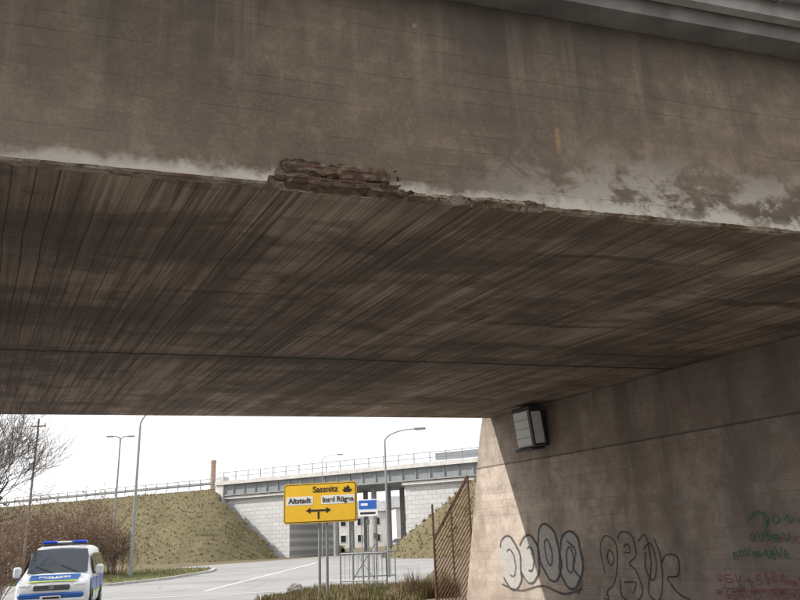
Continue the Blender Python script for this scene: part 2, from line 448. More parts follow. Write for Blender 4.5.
for (cx,cy,rr,hh,n) in((.05,22.6,.55,1.0,900),(.45,23.0,.4,.85,600),(-.35,23.5,.45,.6,500),(.9,22.8,.5,1.1,700),(-3.6,23.2,.4,.3,300),(-1.6,22.0,.7,.3,600)):
    for i in range(n):
        a=U(0,6.28);r=rr*math.sqrt(R());h=hh*U(.4,1)*(1-.5*r/rr)
        x,y=cx+math.cos(a)*r,cy+math.sin(a)*r
        l=U(0,.35)*h; w=.007
        p0=Vector((x,y,.12)); d=Vector((math.cos(a)*l,math.sin(a)*l,h))
        s_=Vector((math.sin(a),-math.cos(a),0))*w
        m1=p0+d*.6+Vector((0,0,.03))
        mb.add([p0-s_,p0+s_,m1+s_,m1-s_,p0+d+Vector((U(-.1,.1),U(-.1,.1),-.03))],[(0,1,2,3),(3,2,4)],'dry' if R()<.8 else 'blade')
mb.obj('dry_shrub')

# ================================================================= NEAR BRIDGE
SZ=4.55
br=empty('concrete_bridge',(0,0,0),BA)
def nearb(a,o=0): return 5.846-SK*a+o
def farb(a): return 17.97-SK*a
mb=MB()
A0,A1=-16,26
pts=[(A0,nearb(A0,.13)),(A1,nearb(A1,.13)),(A1,farb(A1)),(A0,farb(A0))]
vs=[(a,b,SZ) for a,b in pts]+[(a,b,SZ+2.0) for a,b in pts]
mb.add(vs,[(0,1,2,3),(4,7,6,5),(0,4,5,1),(1,5,6,2),(2,6,7,3),(3,7,4,0)],'soffit')
mb.obj('deck_slab',br)
mb=MB()
WA=11.24
prof=[(-14,0),(17.12,0),(16.02,SZ-.45),(15.75,SZ+.25),(15.4,SZ+.25),(15.4,SZ-.006),(-14,SZ-.006)]
n=len(prof)
vs=[(WA,b,z) for b,z in prof]+[(WA+1.2,b,z) for b,z in prof]
mb.add(vs,[tuple(range(n)),tuple(range(2*n-1,n-1,-1))]+[(i,(i+1)%n,n+(i+1)%n,n+i) for i in range(n)],'wall')
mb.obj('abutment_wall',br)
mb=MB()
mb.box((-7.0,1.0,SZ/2-.003),(1.2,30,SZ-.006),'wall')
mb.obj('opposite_abutment_wall',br)
TA=math.atan2(.291,.957)
eb=empty('edge_beam',(0,0,0),0,br)
def beamobj(mb,name,smooth=False):
    return mb.obj(name,eb,smooth)
wx,wy=.04,5.98
eb.location=(wx*nx+wy*ny, wx*dx_+wy*dy_, SZ); eb.rotation_euler=(0,0,TA-BA)
def fbm(v,o=5):
    s=0;a=1;v=Vector(v)
    for i in range(o): s+=a*noise.noise(v);v=v*2.03;a*=.55
    return s
def chip(u):
    c=.009+.010*abs(fbm((u*3,0,1)))
    if u<-1.15: c+=.02*max(0,fbm((u*1.3,5,0))-.35)
    if u>-.05:
        k=min(1,(u+.05)/.15)
        if u>1.35: k*=max(.22,1-(u-1.35)*1.6)
        c+=k*(.055*max(0,.45+fbm((u*2.2,9,0)))+.05*max(0,fbm((u*9,3,0))))
    if -1.15<=u<=-.05: c=.07
    return c
mb=MB(); vs=[];us=[]
u=-11.0
while u<18:
    us.append(u); u+= .012 if -2.6<u<5 else .05
for u in us:
    c=chip(u)
    col=[(u,0,2.17),(u,0,1.4),(u,0,.7),(u,0,.3),(u,0,c+.0)]
    for i in range(1,8):
        t=i/7
        dip=.5*c*math.sin(math.pi*t)
        rr=fbm((u*14,t*3,2))*.012*(1 if c>.02 else .15)
        y=.002+t*(min(c*1.6,.12)); z=c*(1-t)**1.1+ (dip*.5 if c>.02 else 0)+rr*(t<1)
        col.append((u,y,z-.003*(t==1)))
    col.append((u,.14,.004))
    vs+=col
nr=len(vs)//len(us)
fsA=[];fsB=[]
for i in range(len(us)-1):
    for j in range(nr-1):
        f=(i*nr+j,(i+1)*nr+j,(i+1)*nr+j+1,i*nr+j+1)
        (fsA if j<4 else fsB).append(f)
mb.add(vs,fsA,'fascia')
ib=mb.mat('broken')
for f in fsB: mb.f.append(f); mb.mi.append(ib)
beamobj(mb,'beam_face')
mb=MB(); mb.box((3.5,.27,2.085),(28.8,.5,.17),'fascia')
mb.box((3.5,.30,2.17+.22),(29.6,1.14,.42),'cornice')
mb.box((3.5,-.36,2.17+.48),(29.6,.10,.62),'cornice2')
mb.box((3.5,-.43,2.17+.74),(29.6,.08,.16),'cornice2')
beamobj(mb,'cornice')
mb=MB()
mb.tube((-11,-.50,2.56),(18,-.50,2.56),.075,.075,'pipe',14)
for i in range(16): mb.tube((-10.2+i*1.8,-.50,2.56),(-10.16+i*1.8,-.50,2.56),.088,.088,'steel',14); mb.box((-10.2+i*1.8,-.44,2.64),(.03,.10,.03),'steel')
beamobj(mb,'drain_pipe',True)
def rock(mb,x0,x1,y0,y1,z0,z1,k,amp,seed,nx_=60,nz_=12,taper=.3):
    sec=[];N=22
    for j in range(N+1):
        t=j/N*math.pi*2
        c,s=math.cos(t),math.sin(t)
        q=lambda v: math.copysign(abs(v)**.35,v)
        sec.append((q(c),q(s)))
    vs=[]
    for i in range(nx_+1):
        u=i/nx_; x=x0+(x1-x0)*u
        e=min(1,min(u,1-u)*18)**.5
        hh=.65+.35*e*(1+fbm((x*5,seed,0))*.5); dd=.6+.4*e*(1+fbm((x*6,seed,5))*.5)
        for c,s in sec:
            y=(y0+y1)/2+c*(y1-y0)/2*dd; z=(z0+z1)/2+s*(z1-z0)/2*hh
            p=Vector((x*10,y*16,z*30+seed))
            w=fbm(p)*amp; lam=(noise.noise(Vector((x*2.5,seed*3,z*75))))*amp*.9
            vs.append((x+fbm(p+Vector((9,9,9)))*amp*.8,y-w-lam,z+fbm(p*.8+Vector((3,1,7)))*amp*.7))
    m=N+1;fs=[]
    for i in range(nx_):
        for j in range(N): fs.append((i*m+j,(i+1)*m+j,(i+1)*m+j+1,i*m+j+1))
    fs.append(tuple(range(N))); fs.append(tuple(nx_*m+j for j in range(N)))
    mb.add(vs,fs,k)
mb=MB()
rock(mb,-1.06,-.10,-.060,.10,.090,.215,'spall',.022,1,100)
rock(mb,-1.0,-.02,-.045,.12,.005,.072,'spall',.016,4,100)
rock(mb,-.55,-.10,-.07,.05,.075,.125,'spall',.018,8,60)
rock(mb,-1.10,-.72,-.04,.08,.055,.12,'spall',.016,12,40)
rock(mb,-.30,.04,-.05,.06,-.012,.03,'spall',.014,15,30)
for i in range(60):
    x=U(-1.05,.0);z=U(.0,.20);s=U(.008,.024)
    rot=Matrix.Rotation(U(-.4,.4),3,'X')@Matrix.Rotation(U(-.5,.5),3,'Y')@Matrix.Rotation(U(0,6),3,'Z')
    mb.bbox((x,U(-.07,-.03),z),(s*U(1,3),s,s*U(.3,.7)),'spall',.004,rot)
beamobj(mb,'spalled_concrete')
mb=MB()
for z,y0 in((.045,-.075),(.155,-.07)):
    p=[Vector((-.95+i*.1,y0+fbm((i*.7,z*50,0))*.010,z+fbm((i*.5,z*30,4))*.012)) for i in range(9)]
    mb.path(p,.006,'rust',6)
beamobj(mb,'exposed_rebar')
mb=MB()
for i in range(60):
    x=U(.05,1.7);s=U(.008,.022)
    rot=Matrix.Rotation(U(0,6),3,'X')@Matrix.Rotation(U(0,6),3,'Z')
    mb.bbox((x,U(0.01,.10),U(-.006,.02)),(s*2,s,s*.7),'broken',.004,rot)
rock(mb,.66,1.20,-.012,.06,.012,.045,'broken',.014,22,60)
rock(mb,.12,.45,-.008,.06,.010,.035,'broken',.012,27,40)
beamobj(mb,'loose_concrete')

fl=empty('wall_floodlight',(0,0,0),BA)
mb=MB()
rt=Matrix.Rotation(math.radians(-6),3,'Y')
cx,cy,cz=WA-.30,13.6,4.0
mb.bbox((cx,cy,cz),(.36,.60,.86),'steel',.03,rt)
mb.bbox((cx-.02,cy,cz+.46),(.42,.66,.06),'dsteel',.02,rt)
mb.bbox((cx-.02,cy,cz-.46),(.40,.64,.05),'dsteel',.02,rt)
f=Vector((cx,cy,cz))
mb.box(f+rt@Vector((-.19,0,0)),(.012,.50,.76),'lens',rt)
mb.box(f+rt@Vector((0,-.308,0)),(.28,.012,.74),'lens',rt)
for z in (-.2,0,.2): mb.box(f+rt@Vector((-.20,0,z)),(.012,.52,.012),'steel',rt)
for s in(-.38,.38): mb.box(f+rt@Vector((0,-.315,s)),(.34,.02,.05),'dsteel',rt)
for s in(-.16,.16): mb.box(f+rt@Vector((s,-.315,0)),(.04,.02,.80),'dsteel',rt)
for s in(-.25,.25):
    mb.box((WA-.07,cy+s,cz+.30),(.14,.05,.05),'dsteel'); mb.box((WA-.07,cy+s,cz-.30),(.14,.05,.05),'dsteel')
mb.box((WA-.012,cy,cz),(.022,.62,.8),'dsteel')
mb.obj('lamp_housing',fl)

# graffiti (flat paint on wall)
def cat(pts,n=8):
    P=[Vector((a,b,0)) for a,b in pts]; P=[P[0]]+P+[P[-1]]; o=[]
    for i in range(1,len(P)-2):
        for j in range(n):
            t=j/n
            o.append(.5*((2*P[i])+(-P[i-1]+P[i+1])*t+(2*P[i-1]-5*P[i]+4*P[i+1]-P[i+2])*t*t+(-P[i-1]+3*P[i]-3*P[i+1]+P[i+2])*t**3))
    o.append(P[-2]); return o
def ribbon(mb,pts,w,k,off,smooth=True):
    P=cat(pts) if smooth else [Vector((a,b,0)) for a,b in pts]
    vs=[]
    for i,p in enumerate(P):
        t=(P[min(i+1,len(P)-1)]-P[max(i-1,0)]).normalized(); nrm=Vector((-t.y,t.x,0))
        ww=w*(.5+.18*noise.noise(Vector((p.x*9,p.y*9,off*99))))
        for s in(1,-1):
            q=p+nrm*ww*s; vs.append((WA-off,q.x,q.y))
    mb.add(vs,[(2*i,2*i+2,2*i+3,2*i+1) for i in range(len(P)-1)],k)
def ell(cb,cz,rb,rz,ph=0,a0=0,a1=6.2832,n=16,tilt=0):
    return [(cb+rb*math.cos(a0+(a1-a0)*i/n)*(1+.08*math.sin(2*i+ph))+tilt*rz*math.sin(a0+(a1-a0)*i/n),cz+rz*math.sin(a0+(a1-a0)*i/n)) for i in range(n+1)]
def fill(mb,pts,k,off):
    P=cat(pts,4); mb.add([(WA-off,p.x,p.y) for p in P],[tuple(range(len(P)))],k)
g=empty('graffiti',(0,0,0),BA); mb=MB()
letters=[(15.1,1.10,.40,.60,.10),(14.38,1.18,.36,.52,-.05),(13.66,1.32,.36,.60,.12),(12.98,1.16,.36,.58,-.08)]
for i,(b,z,rb,rz,tl) in enumerate(letters):
    fill(mb,ell(b,z,rb,rz,i,tilt=tl),'gwhite',.004+.001*i)
    if i in(0,1): ribbon(mb,ell(b,z,rb,rz,i,.6,5.7,tilt=tl),.05,'gblack',.010+.001*i)
    else: ribbon(mb,ell(b,z,rb,rz,i,tilt=tl),.05,'gblack',.010+.001*i)
    if i>1: ribbon(mb,ell(b+.02,z,rb*.30,rz*.45,i+2,tilt=tl),.035,'gblack',.015)
    else: ribbon(mb,ell(b-.02,z,rb*.42,rz*.5,i+2,1.0,5.2,tilt=tl),.035,'gblack',.015)
ribbon(mb,[(13.05,1.55),(12.8,1.35),(12.9,1.0),(12.7,.75),(12.85,.5)],.035,'gblack',.017)
ribbon(mb,[(15.5,.62),(14.8,.5),(14,.62),(13.3,.48),(12.7,.6)],.04,'gblack',.018)
mb.obj('bubble_letters',g)
g=empty('graffiti',(0,0,0),BA); mb=MB()
of=[.004]
def rb_(pts,w=.030,k='gblack'):
    of[0]+=.0006; ribbon(mb,pts,w,k,of[0])
rb_([(12.0,.9),(12.05,1.4),(11.85,1.62),(11.6,1.45),(11.65,1.0),(11.8,.7),(12.0,.55),(11.9,.3)])
rb_([(11.9,1.2),(11.8,1.35),(11.7,1.2),(11.8,1.05),(11.9,1.2)])
rb_([(11.55,1.55),(11.4,1.68),(11.15,1.6),(11.1,1.25),(11.3,1.1),(11.15,.95),(11.05,.6),(11.3,.4),(11.6,.5),(11.6,.8)])
rb_([(11.4,1.4),(11.28,1.45),(11.25,1.3),(11.4,1.3)])
rb_([(11.0,1.5),(10.8,1.6),(10.75,1.1),(10.9,.6),(10.7,.45),(10.55,.7),(10.5,1.2),(10.6,1.55)])
rb_([(10.9,1.35),(10.7,1.45),(10.62,1.1),(10.75,.8),(10.9,1.0),(10.85,1.3)])
rb_([(10.5,1.1),(10.35,1.25),(10.1,1.2),(10.15,.9),(10.4,.85),(10.2,.6),(9.95,.5)])
rb_([(12.1,.45),(11.5,.25),(10.9,.35),(10.3,.25),(9.9,.4)],.028)
rb_([(11.5,.75),(11.2,.75),(11.3,.55)],.028)
mb.obj('outline_letters',g)
g=empty('graffiti',(0,0,0),BA); mb=MB()
random.seed(12)
def scrawl(b0,b1,z,h,k,w=.016):
    b=b0
    while b>b1:
        wd=U(.05,.13); hh=h*U(.5,1.3); z_=z+U(-.03,.03)
        ch=random.choice([0,1,2,3,4,4])
        if ch==0: rb_([(b,z_),(b-.01,z_+hh),(b-wd,z_+hh*.6),(b-wd*.3,z_+hh*.4),(b-wd,z_)],w,k)
        elif ch==1: rb_([(b,z_+hh),(b-wd*.5,z_),(b-wd,z_+hh)],w,k)
        elif ch==2: rb_(ell(b-wd/2,z_+hh/2,wd/2,hh/2,n=8),w,k)
        elif ch==3: rb_([(b-wd,z_+hh),(b,z_+hh*.9),(b,z_+hh*.5),(b-wd,z_+hh*.45),(b-wd,z_),(b,z_)],w,k)
        else: rb_([(b,z_+hh*.3),(b-wd*.4,z_+hh),(b-wd*.6,z_-hh*.2),(b-wd*1.2,z_+hh*.5)],w,k)
        b-=wd+U(.02,.12)
scrawl(9.3,7.2,.80,.13,'gpink'); scrawl(9.35,7.0,.58,.11,'gpink'); scrawl(9.2,7.5,.66,.08,'gblack',.010)
scrawl(8.9,7.9,1.20,.13,'ggreen',.022); scrawl(8.5,7.9,1.45,.13,'ggreen',.022); scrawl(8.2,7.5,1.70,.14,'ggreen',.022); scrawl(8.0,7.2,1.42,.11,'gpink',.012)
rb_([(8.5,1.75),(8.3,1.9),(8.1,1.8),(8.2,1.6)],.026,'ggreen')
rb_([(9.2,.72),(8.6,.70),(7.9,.74),(7.2,.70)],.014,'gpink')
rb_([(8.95,1.75),(8.9,1.3),(8.93,.95)],.016,'gwhite')
mb.obj('scrawled_lines',g)

# ================================================================= RUSTY RAILING
mb=MB()
X0,X1,YR=.66,1.66,21.5
mb.tube((X0,YR,0),(X0,YR,2.62),.035,.03,'rust',8)
mb.tube((X1,YR-.3,0),(X1,YR-.3,3.3),.035,.03,'rust',8)
def rail(z0,r):
    s=1.62
    x0=X0 if z0>0 else X0-z0/s
    z1=z0+s*(X1-X0)
    if x0<X1: mb.tube((x0,YR-.3*(x0-X0),max(z0,0)),(X1,YR-.3,z1),r,r,'rust',6)
for i in range(23): rail(-1.5+i*.142,.016)
rail(1.72,.03)
mb.tube((X0+.5,YR-.15,0),(X0+.5,YR-.15,2.5),.022,.022,'rust',6)
mb.obj('rusty_railing')
mb=MB(); vs=[];N=26
for i in range(N+1):
    for j in range(N+1):
        x=1.95+i*.5;y=20.6+j*.5
        h=max(0,min(3.6,(x-1.95)*.75-(max(0,y-24))*.35))
        vs.append((x,y,h-.02+.08*fbm((x,y,0))*(h>.05)))
mb.add(vs,[(i*(N+1)+j,(i+1)*(N+1)+j,(i+1)*(N+1)+j+1,i*(N+1)+j+1) for i in range(N) for j in range(N)],'earth')
mb.obj('earth_bank',None,True)

# ================================================================= FAR BRIDGE
OX,OY=-20.1,85.0
EA=math.atan2(-.469,.883)
fb=empty('road_bridge',(OX,OY,0),EA)
mb=MB()
mb.box((4.3,5,3.6),(8.5,9.4,7.2),'blocks'); mb.box((33.9,5,3.6),(23.2,9.4,7.2),'blocks')
mb.box((4.3,.15,7.02),(8.7,.5,.26),'palecon'); mb.box((33.9,.15,7.02),(23.4,.5,.26),'palecon')
mb.obj('abutments',fb)
mb=MB()
mb.box((-.6,.1,4.6),(1.1,.9,9.3),'palecon')
mb.box((22.8,5,7.82),(47.6,10.2,1.2),'girder')
mb.box((22.8,-.25,8.62),(47.8,.5,.40),'palecon')
mb.box((22.8,-.16,7.28),(47.6,.16,.12),'greycon')
for i in range(32): mb.box((-.2+i*1.5,-.16,7.85),(.09,.13,1.0),'greycon')
mb.obj('deck',fb)
mb=MB()
for x in (13.2,17.8):
    for w in(2,5,8): mb.tube((x,w,.3),(x,w,7.2),.28,.28,'greycon',12)
mb.obj('piers',fb)
mb=MB()
zt=8.82
for i in range(56): mb.box((-46+i*1.7,-.2,(zt if i*1.7-46>-1 else 8.2)+.5),(.07,.07,1.0),'steel')
for z in(.45,.95): mb.box((22.8,-.2,zt+z),(47.5,.05,.06),'steel'); mb.box((-24,-.2,8.25+z),(45,.05,.07),'steel')
mb.box((-24,-.1,8.72),(45,.05,.31),'steel')
mb.box((36,-.2,zt+.45),(20,.02,.7),'girder')
mb.obj('railing',fb)
def lamp(name,x,y,h,armx,army,rise=.6,r=.09,z0=None,heads=1):
    z0=gz(y) if z0 is None else z0
    mb=MB()
    mb.tube((x,y,z0),(x,y,z0+1.2),r*1.25,r*1.2,'steel',10)
    top=z0+h-rise
    mb.tube((x,y,z0+1.2),(x,y,top),r,r*.65,'steel',10)
    for sg in ([1] if heads==1 else [1,-1]):
        pts=[Vector((x,y,top))]
        for i in range(1,9):
            t=i/8*math.pi/2
            pts.append(Vector((x+sg*armx*(1-math.cos(t)),y+sg*army*(1-math.cos(t)),top+rise*math.sin(t))))
        mb.path(pts,[r*.6*(1-.3*i/8) for i in range(9)],'steel',8)
        e=pts[-1]; d=Vector((armx*sg,army*sg,0)).normalized()
        ang=math.atan2(d.y,d.x); rot=Matrix.Rotation(ang,3,'Z')
        mb.bbox(e+d*.28,(.62,.20,.11),'steel',.05,rot)
        mb.bbox(e+d*.30+Vector((0,0,-.065)),(.46,.15,.04),'lens',.02,rot)
    return mb.obj(name)
lamp('street_lamp',-16.6,47.0,9.9,1.0,-.2,.9,.10)
lamp('street_lamp',-1.05,38,6.95,1.5,-.2,.55,.065)
lamp('street_lamp',-22.7,60,10.2,.5,.1,.3,.09,heads=2)
lamp('street_lamp',-8.3,75,9.6,1.5,0,.5,.05)
mb=MB(); mb.tube((-19.6,40,0.1),(-19.6,40,8.7),.075,.05,'pole',8); mb.box((-19.6,40,8.3),(.8,.07,.07),'pole')
for s in(-.35,.35): mb.tube((-19.6+s,40,8.34),(-19.6+s,40,8.5),.035,.03,'palecon',6)
mb.obj('utility_pole')
mb=MB(); mb.tube((-45.6,180,1),(-45.6,180,21.3),.75,.6,'brick',14); mb.tube((-45.6,180,21.3),(-45.6,180,21.8),.66,.66,'brick',14)
mb.obj('brick_chimney')

e=Vector((.883,-.469)); pr=Vector((.469,.883))
def bank(name,q0,q1,x0,x1,y0,y1,step,H,sl):
    nx_=int((x1-x0)/step);ny_=int((y1-y0)/step);hs={};vs=[]
    for i in range(nx_+1):
        for j in range(ny_+1):
            x=x0+i*step;y=y0+j*step;p=Vector((x-OX,y-OY));q=p.dot(e);w=p.dot(pr)
            ddx=max(q0-q,0,q-q1);ddy=max(-w+.1,0,w-9.9)
            d=math.hypot(ddx,ddy)
            h=H-d/sl
            if d>0: h+=.22*fbm((x*.3,y*.3,3),3)*min(1,d/2)
            vs.append((x,y,max(h,gz(y)-.3))); hs[(i,j)]=h-gz(y)
            if -.4<w<10.3 and -.3<q<45: hs[(i,j)]=-99
    m=ny_+1;fs=[]
    for i in range(nx_):
        for j in range(ny_):
            c=(hs[(i,j)],hs[(i+1,j)],hs[(i,j+1)],hs[(i+1,j+1)])
            if max(c)>-.2 and min(c)>-50: fs.append((i*m+j,(i+1)*m+j,(i+1)*m+j+1,i*m+j+1))
    mb=MB(); mb.add(vs,fs,'grass')
    par=empty(name); mb.obj('slope',par,True)
    t=MB(); random.seed(5)
    for f in fs:
        for _ in range(7):
            a,b=vs[f[0]],vs[f[2]]; x=U(a[0],b[0]);y=U(a[1],b[1]);z=(a[2]+b[2])/2
            if R()<.75:
                n_=fbm((x*.3,y*.3,0))
                blades(t,x,y,z-.10,U(.12,.26)*(1.2+n_),'dry' if n_+U(-.4,.4)>.30 else 'slopeblade',.07,1.6)
    t.obj('tussocks',par)
bank('grass_embankment',-60,-1.2,-80,-8,66,125,.6,8.15,1.25)
bank('grass_embankment',31.5,60,-6,34,42,85,.6,8.15,1.35)

def treemass(name,items):
    mb=MB()
    for (x,y,r,h) in items:
        mb.tube((x,y,gz(y)),(x,y,gz(y)+h*.6),r*.08,r*.04,'bark',5)
        for i in range(260):
            v=Vector((U(-1,1),U(-1,1),U(-1,1)))
            if v.length>1: continue
            rad=.75+.35*noise.noise(v*2+Vector((x,y,0)))
            p=Vector((x+v.x*r*rad,y+v.y*r*rad,gz(y)+h*.6+v.z*h*.42*rad))
            s=r*U(.06,.16); a=Vector((U(-1,1),U(-1,1),U(-1,1))).normalized(); b=a.orthogonal()
            mb.add([p-a*s,p+b*s,p+a*s,p-b*s*.6],[(0,1,2,3)],'tree')
    mb.obj(name)
random.seed(9)
treemass('distant_trees',[(U(-30,60),U(150,190),U(3,6),U(6,10)) for _ in range(34)]+[(-95+i*5+U(-2,2),U(118,140),U(2.5,4),U(8,11)) for i in range(9)])
def house(x,y,w,d,h,rh,rz):
    p=empty('rendered_house',(x,y,gz(y)),rz); mb=MB()
    mb.box((0,0,h/2),(w,d,h),'render'); mb.obj('walls',p)
    mb=MB(); mb.add([(-w/2-.3,-d/2-.4,h),(w/2+.3,-d/2-.4,h),(w/2+.3,d/2+.4,h),(-w/2-.3,d/2+.4,h),(-w/2-.3,0,h+rh),(w/2+.3,0,h+rh)],[(0,1,5,4),(2,3,4,5),(0,4,3),(1,2,5),(0,3,2,1)],'roof'); mb.obj('roof',p)
    mb=MB()
    for fz in(1.5,4.2):
        for i in range(4):
            xx=-w/2+w*(i+.5)/4; mb.box((xx,-d/2-.02,fz),(1.1,.06,1.3),'white'); mb.box((xx,-d/2-.06,fz),(.9,.04,1.1),'glass')
    mb.obj('windows',p)
house(4,128,14,9,5.8,2.0,.2); house(-6,138,12,9,5.8,2.0,-.2); house(22,140,13,9,5.8,2.5,.1)

# ================================================================= SIGNS
def text(s,size,loc,k,parent,ext=.002,align='CENTER',bold=0.):
    c=bpy.data.curves.new('lettering','FONT'); c.body=s; c.size=size; c.align_x=align; c.align_y='CENTER'; c.extrude=ext; c.offset=bold
    o=bpy.data.objects.new('lettering',c); sc.collection.objects.link(o); o.data.materials.append(M[k])
    o.parent=parent; o.location=loc; o.rotation_euler=(math.pi/2,0,0); return o
sg=empty('direction_sign',(-2.84,25,0),math.radians(-10))
mb=MB()
def rrect(w,h,r,n=6):
    o=[]
    for cx,cy,a in((w/2-r,h/2-r,0),(-w/2+r,h/2-r,90),(-w/2+r,-h/2+r,180),(w/2-r,-h/2+r,270)):
        for i in range(n+1):
            t=math.radians(a+90*i/n); o.append((cx+r*math.cos(t),cy+r*math.sin(t)))
    return o
def plate(mb,cx,cz,y,w,h,r,th,k):
    p=rrect(w,h,r); n=len(p)
    vs=[(cx+a,y,cz+b) for a,b in p]+[(cx+a,y+th,cz+b) for a,b in p]
    mb.add(vs,[tuple(range(n)),tuple(range(2*n-1,n-1,-1))]+[(i,(i+1)%n,n+(i+1)%n,n+i) for i in range(n)],k)
CZ=2.97
plate(mb,0,CZ,0,2.46,1.26,.1,.03,'steel')
plate(mb,0,CZ,-.004,2.44,1.24,.1,.003,'yellow')
plate(mb,0,CZ,-.008,2.39,1.19,.08,.003,'black')
plate(mb,0,CZ,-.012,2.34,1.14,.07,.003,'yellow')
plate(mb,-.68,CZ+.08,-.017,.90,.27,.03,.003,'white')
plate(mb,.60,CZ+.08,-.017,1.10,.27,.03,.003,'white')
def ply(mb,pts,y,k):
    n=len(pts); mb.add([(a,y,b) for a,b in pts],[tuple(range(n))],k)
z=CZ-.24
mb.box((-.05,-.016,z),(.56,.004,.06),'black'); mb.box((-.05,-.016,z-.15),(.06,.004,.23),'black')
ply(mb,[(-.47,z),(-.31,z+.10),(-.31,z-.10)],-.016,'black'); ply(mb,[(.37,z),(.21,z-.10),(.21,z+.10)],-.016,'black')
ply(mb,[(.74,CZ+.38),(.80,CZ+.29),(1.02,CZ+.29),(1.08,CZ+.38)],-.016,'black'); mb.box((.90,-.016,CZ+.415),(.20,.004,.06),'black'); mb.box((.93,-.016,CZ+.47),(.06,.004,.05),'black')
for dx in(-.05,.20):
    mb.tube((dx,.09,0),(dx,.09,CZ+.55),.045,.045,'steel',10)
for zz in(-.35,.35): mb.box((0.07,.05,CZ+zz),(2.2,.03,.06),'steel')
mb.obj('panel_and_posts',sg)
text('Sassnitz',.27,(.18,-.018,CZ+.41),'black',sg,bold=.006); text('Altstadt',.235,(-.68,-.022,CZ+.08),'black',sg,bold=.006); text('Insel Rügen',.225,(.60,-.022,CZ+.08),'black',sg,bold=.006)

sg2=empty('information_sign',(-2.35,45,gz(45)),math.radians(-6)); mb=MB()
plate(mb,0,3.45,0,1.15,.95,.05,.03,'white'); plate(mb,0,3.62,-.006,1.05,.5,.03,.003,'blue'); plate(mb,0,3.15,-.006,.9,.12,.02,.003,'black'); plate(mb,-.2,3.64,-.011,.4,.14,.02,.003,'white')
for s in(-.4,.4): mb.tube((s,.06,0),(s,.06,3.9),.035,.035,'steel',8)
mb.obj('panel_and_posts',sg2)
mb=MB()
P0=Vector((-2.4,27.2,.12));P1=Vector((-.8,26.4,.12)); P2=Vector((-.9,29.6,.12))
def guard(a,b,n):
    for i in range(n+1):
        p=a.lerp(b,i/n); mb.tube(p,p+Vector((0,0,1.25)),.026,.026,'steel',8)
    for z in(.35,1.23): mb.tube(a+Vector((0,0,z)),b+Vector((0,0,z)),.022,.022,'steel',8)
    m=n*5
    for i in range(m):
        p=a.lerp(b,i/m); mb.tube(p+Vector((0,0,.35)),p+Vector((0,0,1.23)),.009,.009,'steel',5)
guard(P0,P1,2); guard(P1,P2,2); guard(P0+Vector((.2,3,0)),P2+Vector((.3,1.2,0)),2)
mb.obj('pedestrian_guardrail')
mb=MB()
for x,y,h in((-2.0,27.6,2.3),(-1.5,28.5,2.5),(-1.15,26.9,2.0)): mb.tube((x,y,.1),(x,y,h),.028,.028,'steel',8); mb.box((x,y-.04,h-.1),(.14,.02,.18),'steel')
mb.tube((-2.0,27.6,1.5),(-1.15,26.9,.4),.018,.018,'steel',6); mb.tube((-1.15,26.9,1.7),(-2.0,27.6,.5),.018,.018,'steel',6)
mb.obj('marker_posts')
bm=bmesh.new(); bmesh.ops.create_icosphere(bm,subdivisions=4,radius=1)
for v in bm.verts:
    f=1+.22*fbm(v.co*1.3,4); v.co=Vector((v.co.x*.30*f,v.co.y*.25*f,v.co.z*.20*f))
me=bpy.data.meshes.new('boulder'); bm.to_mesh(me); bm.free(); me.materials.append(M['stone'])
o=bpy.data.objects.new('boulder',me); sc.collection.objects.link(o); o.location=(-3.95,27.3,.25)

# ================================================================= VEGETATION
def grow(mb,p,d,l,r,lev,k,tips=None,gn=.12,mr=.004):
    segs=4
    for i in range(segs):
        d=(d+Vector((U(-1,1),U(-1,1),U(-.6,1)))*gn).normalized()
        q=p+d*(l/segs); r2=max(r*(1-.16),mr)
        mb.tube(p,q,r,r2,k,5 if r>.02 else 3,False)
        p=q; r=r2
        if lev>0 and i>0:
            for _ in range(2 if lev>1 else 3):
                a=(d+Vector((U(-1,1),U(-1,1),U(-.5,.8)))*.95).normalized()
                grow(mb,p,a,l*U(.5,.75),max(r*.55,mr),lev-1,k,tips,gn*1.3,mr)
    if tips is not None: tips.append(p)
random.seed(21)
mb=MB()
for (x,y,hh) in((-13.4,21.5,.95),(-14.6,24.5,1.0)):
    base=Vector((x,y,0)); top=Vector((x+.2,y,2.0*hh)); mb.tube(base,top,.12,.09,'bark',8)
    for i in range(6):
        a=i/6*6.28+U(-.3,.3)
        grow(mb,top+Vector((0,0,U(-.5,.1))),Vector((math.cos(a)*.8,math.sin(a)*.6,.9)),U(2.1,2.7)*hh,.055,3,'bark',None,.16,.0045)
mb.obj('bare_tree')
mb=MB(); random.seed(33)
def shrub(x,y,h,w,n,lv=.5):
    for i in range(n):
        a=U(0,6.28);r=w*math.sqrt(R()); b=Vector((x+math.cos(a)*r*.5,y+math.sin(a)*r*.5,gz(y)-.05))
        d=Vector((math.cos(a)*r*.5/w,math.sin(a)*r*.5/w,1)).normalized()
        tips=[]
        hh=h*U(.65,1)*(1-.3*(r/w)**2)
        grow(mb,b,d,hh*.72,.022,1 if i%3 else 2,'twig',tips,.16,.007)
        for t in tips:
            for _ in range(3):
                if R()<lv:
                    p=t+Vector((U(-.3,.3),U(-.3,.3),U(-.5,.15))); s=U(.03,.08)
                    aa=Vector((U(-1,1),U(-1,1),U(-1,1))).normalized(); bb=aa.orthogonal()
                    mb.add([p-aa*s,p+bb*s,p+aa*s],[(0,1,2)],'leaf')
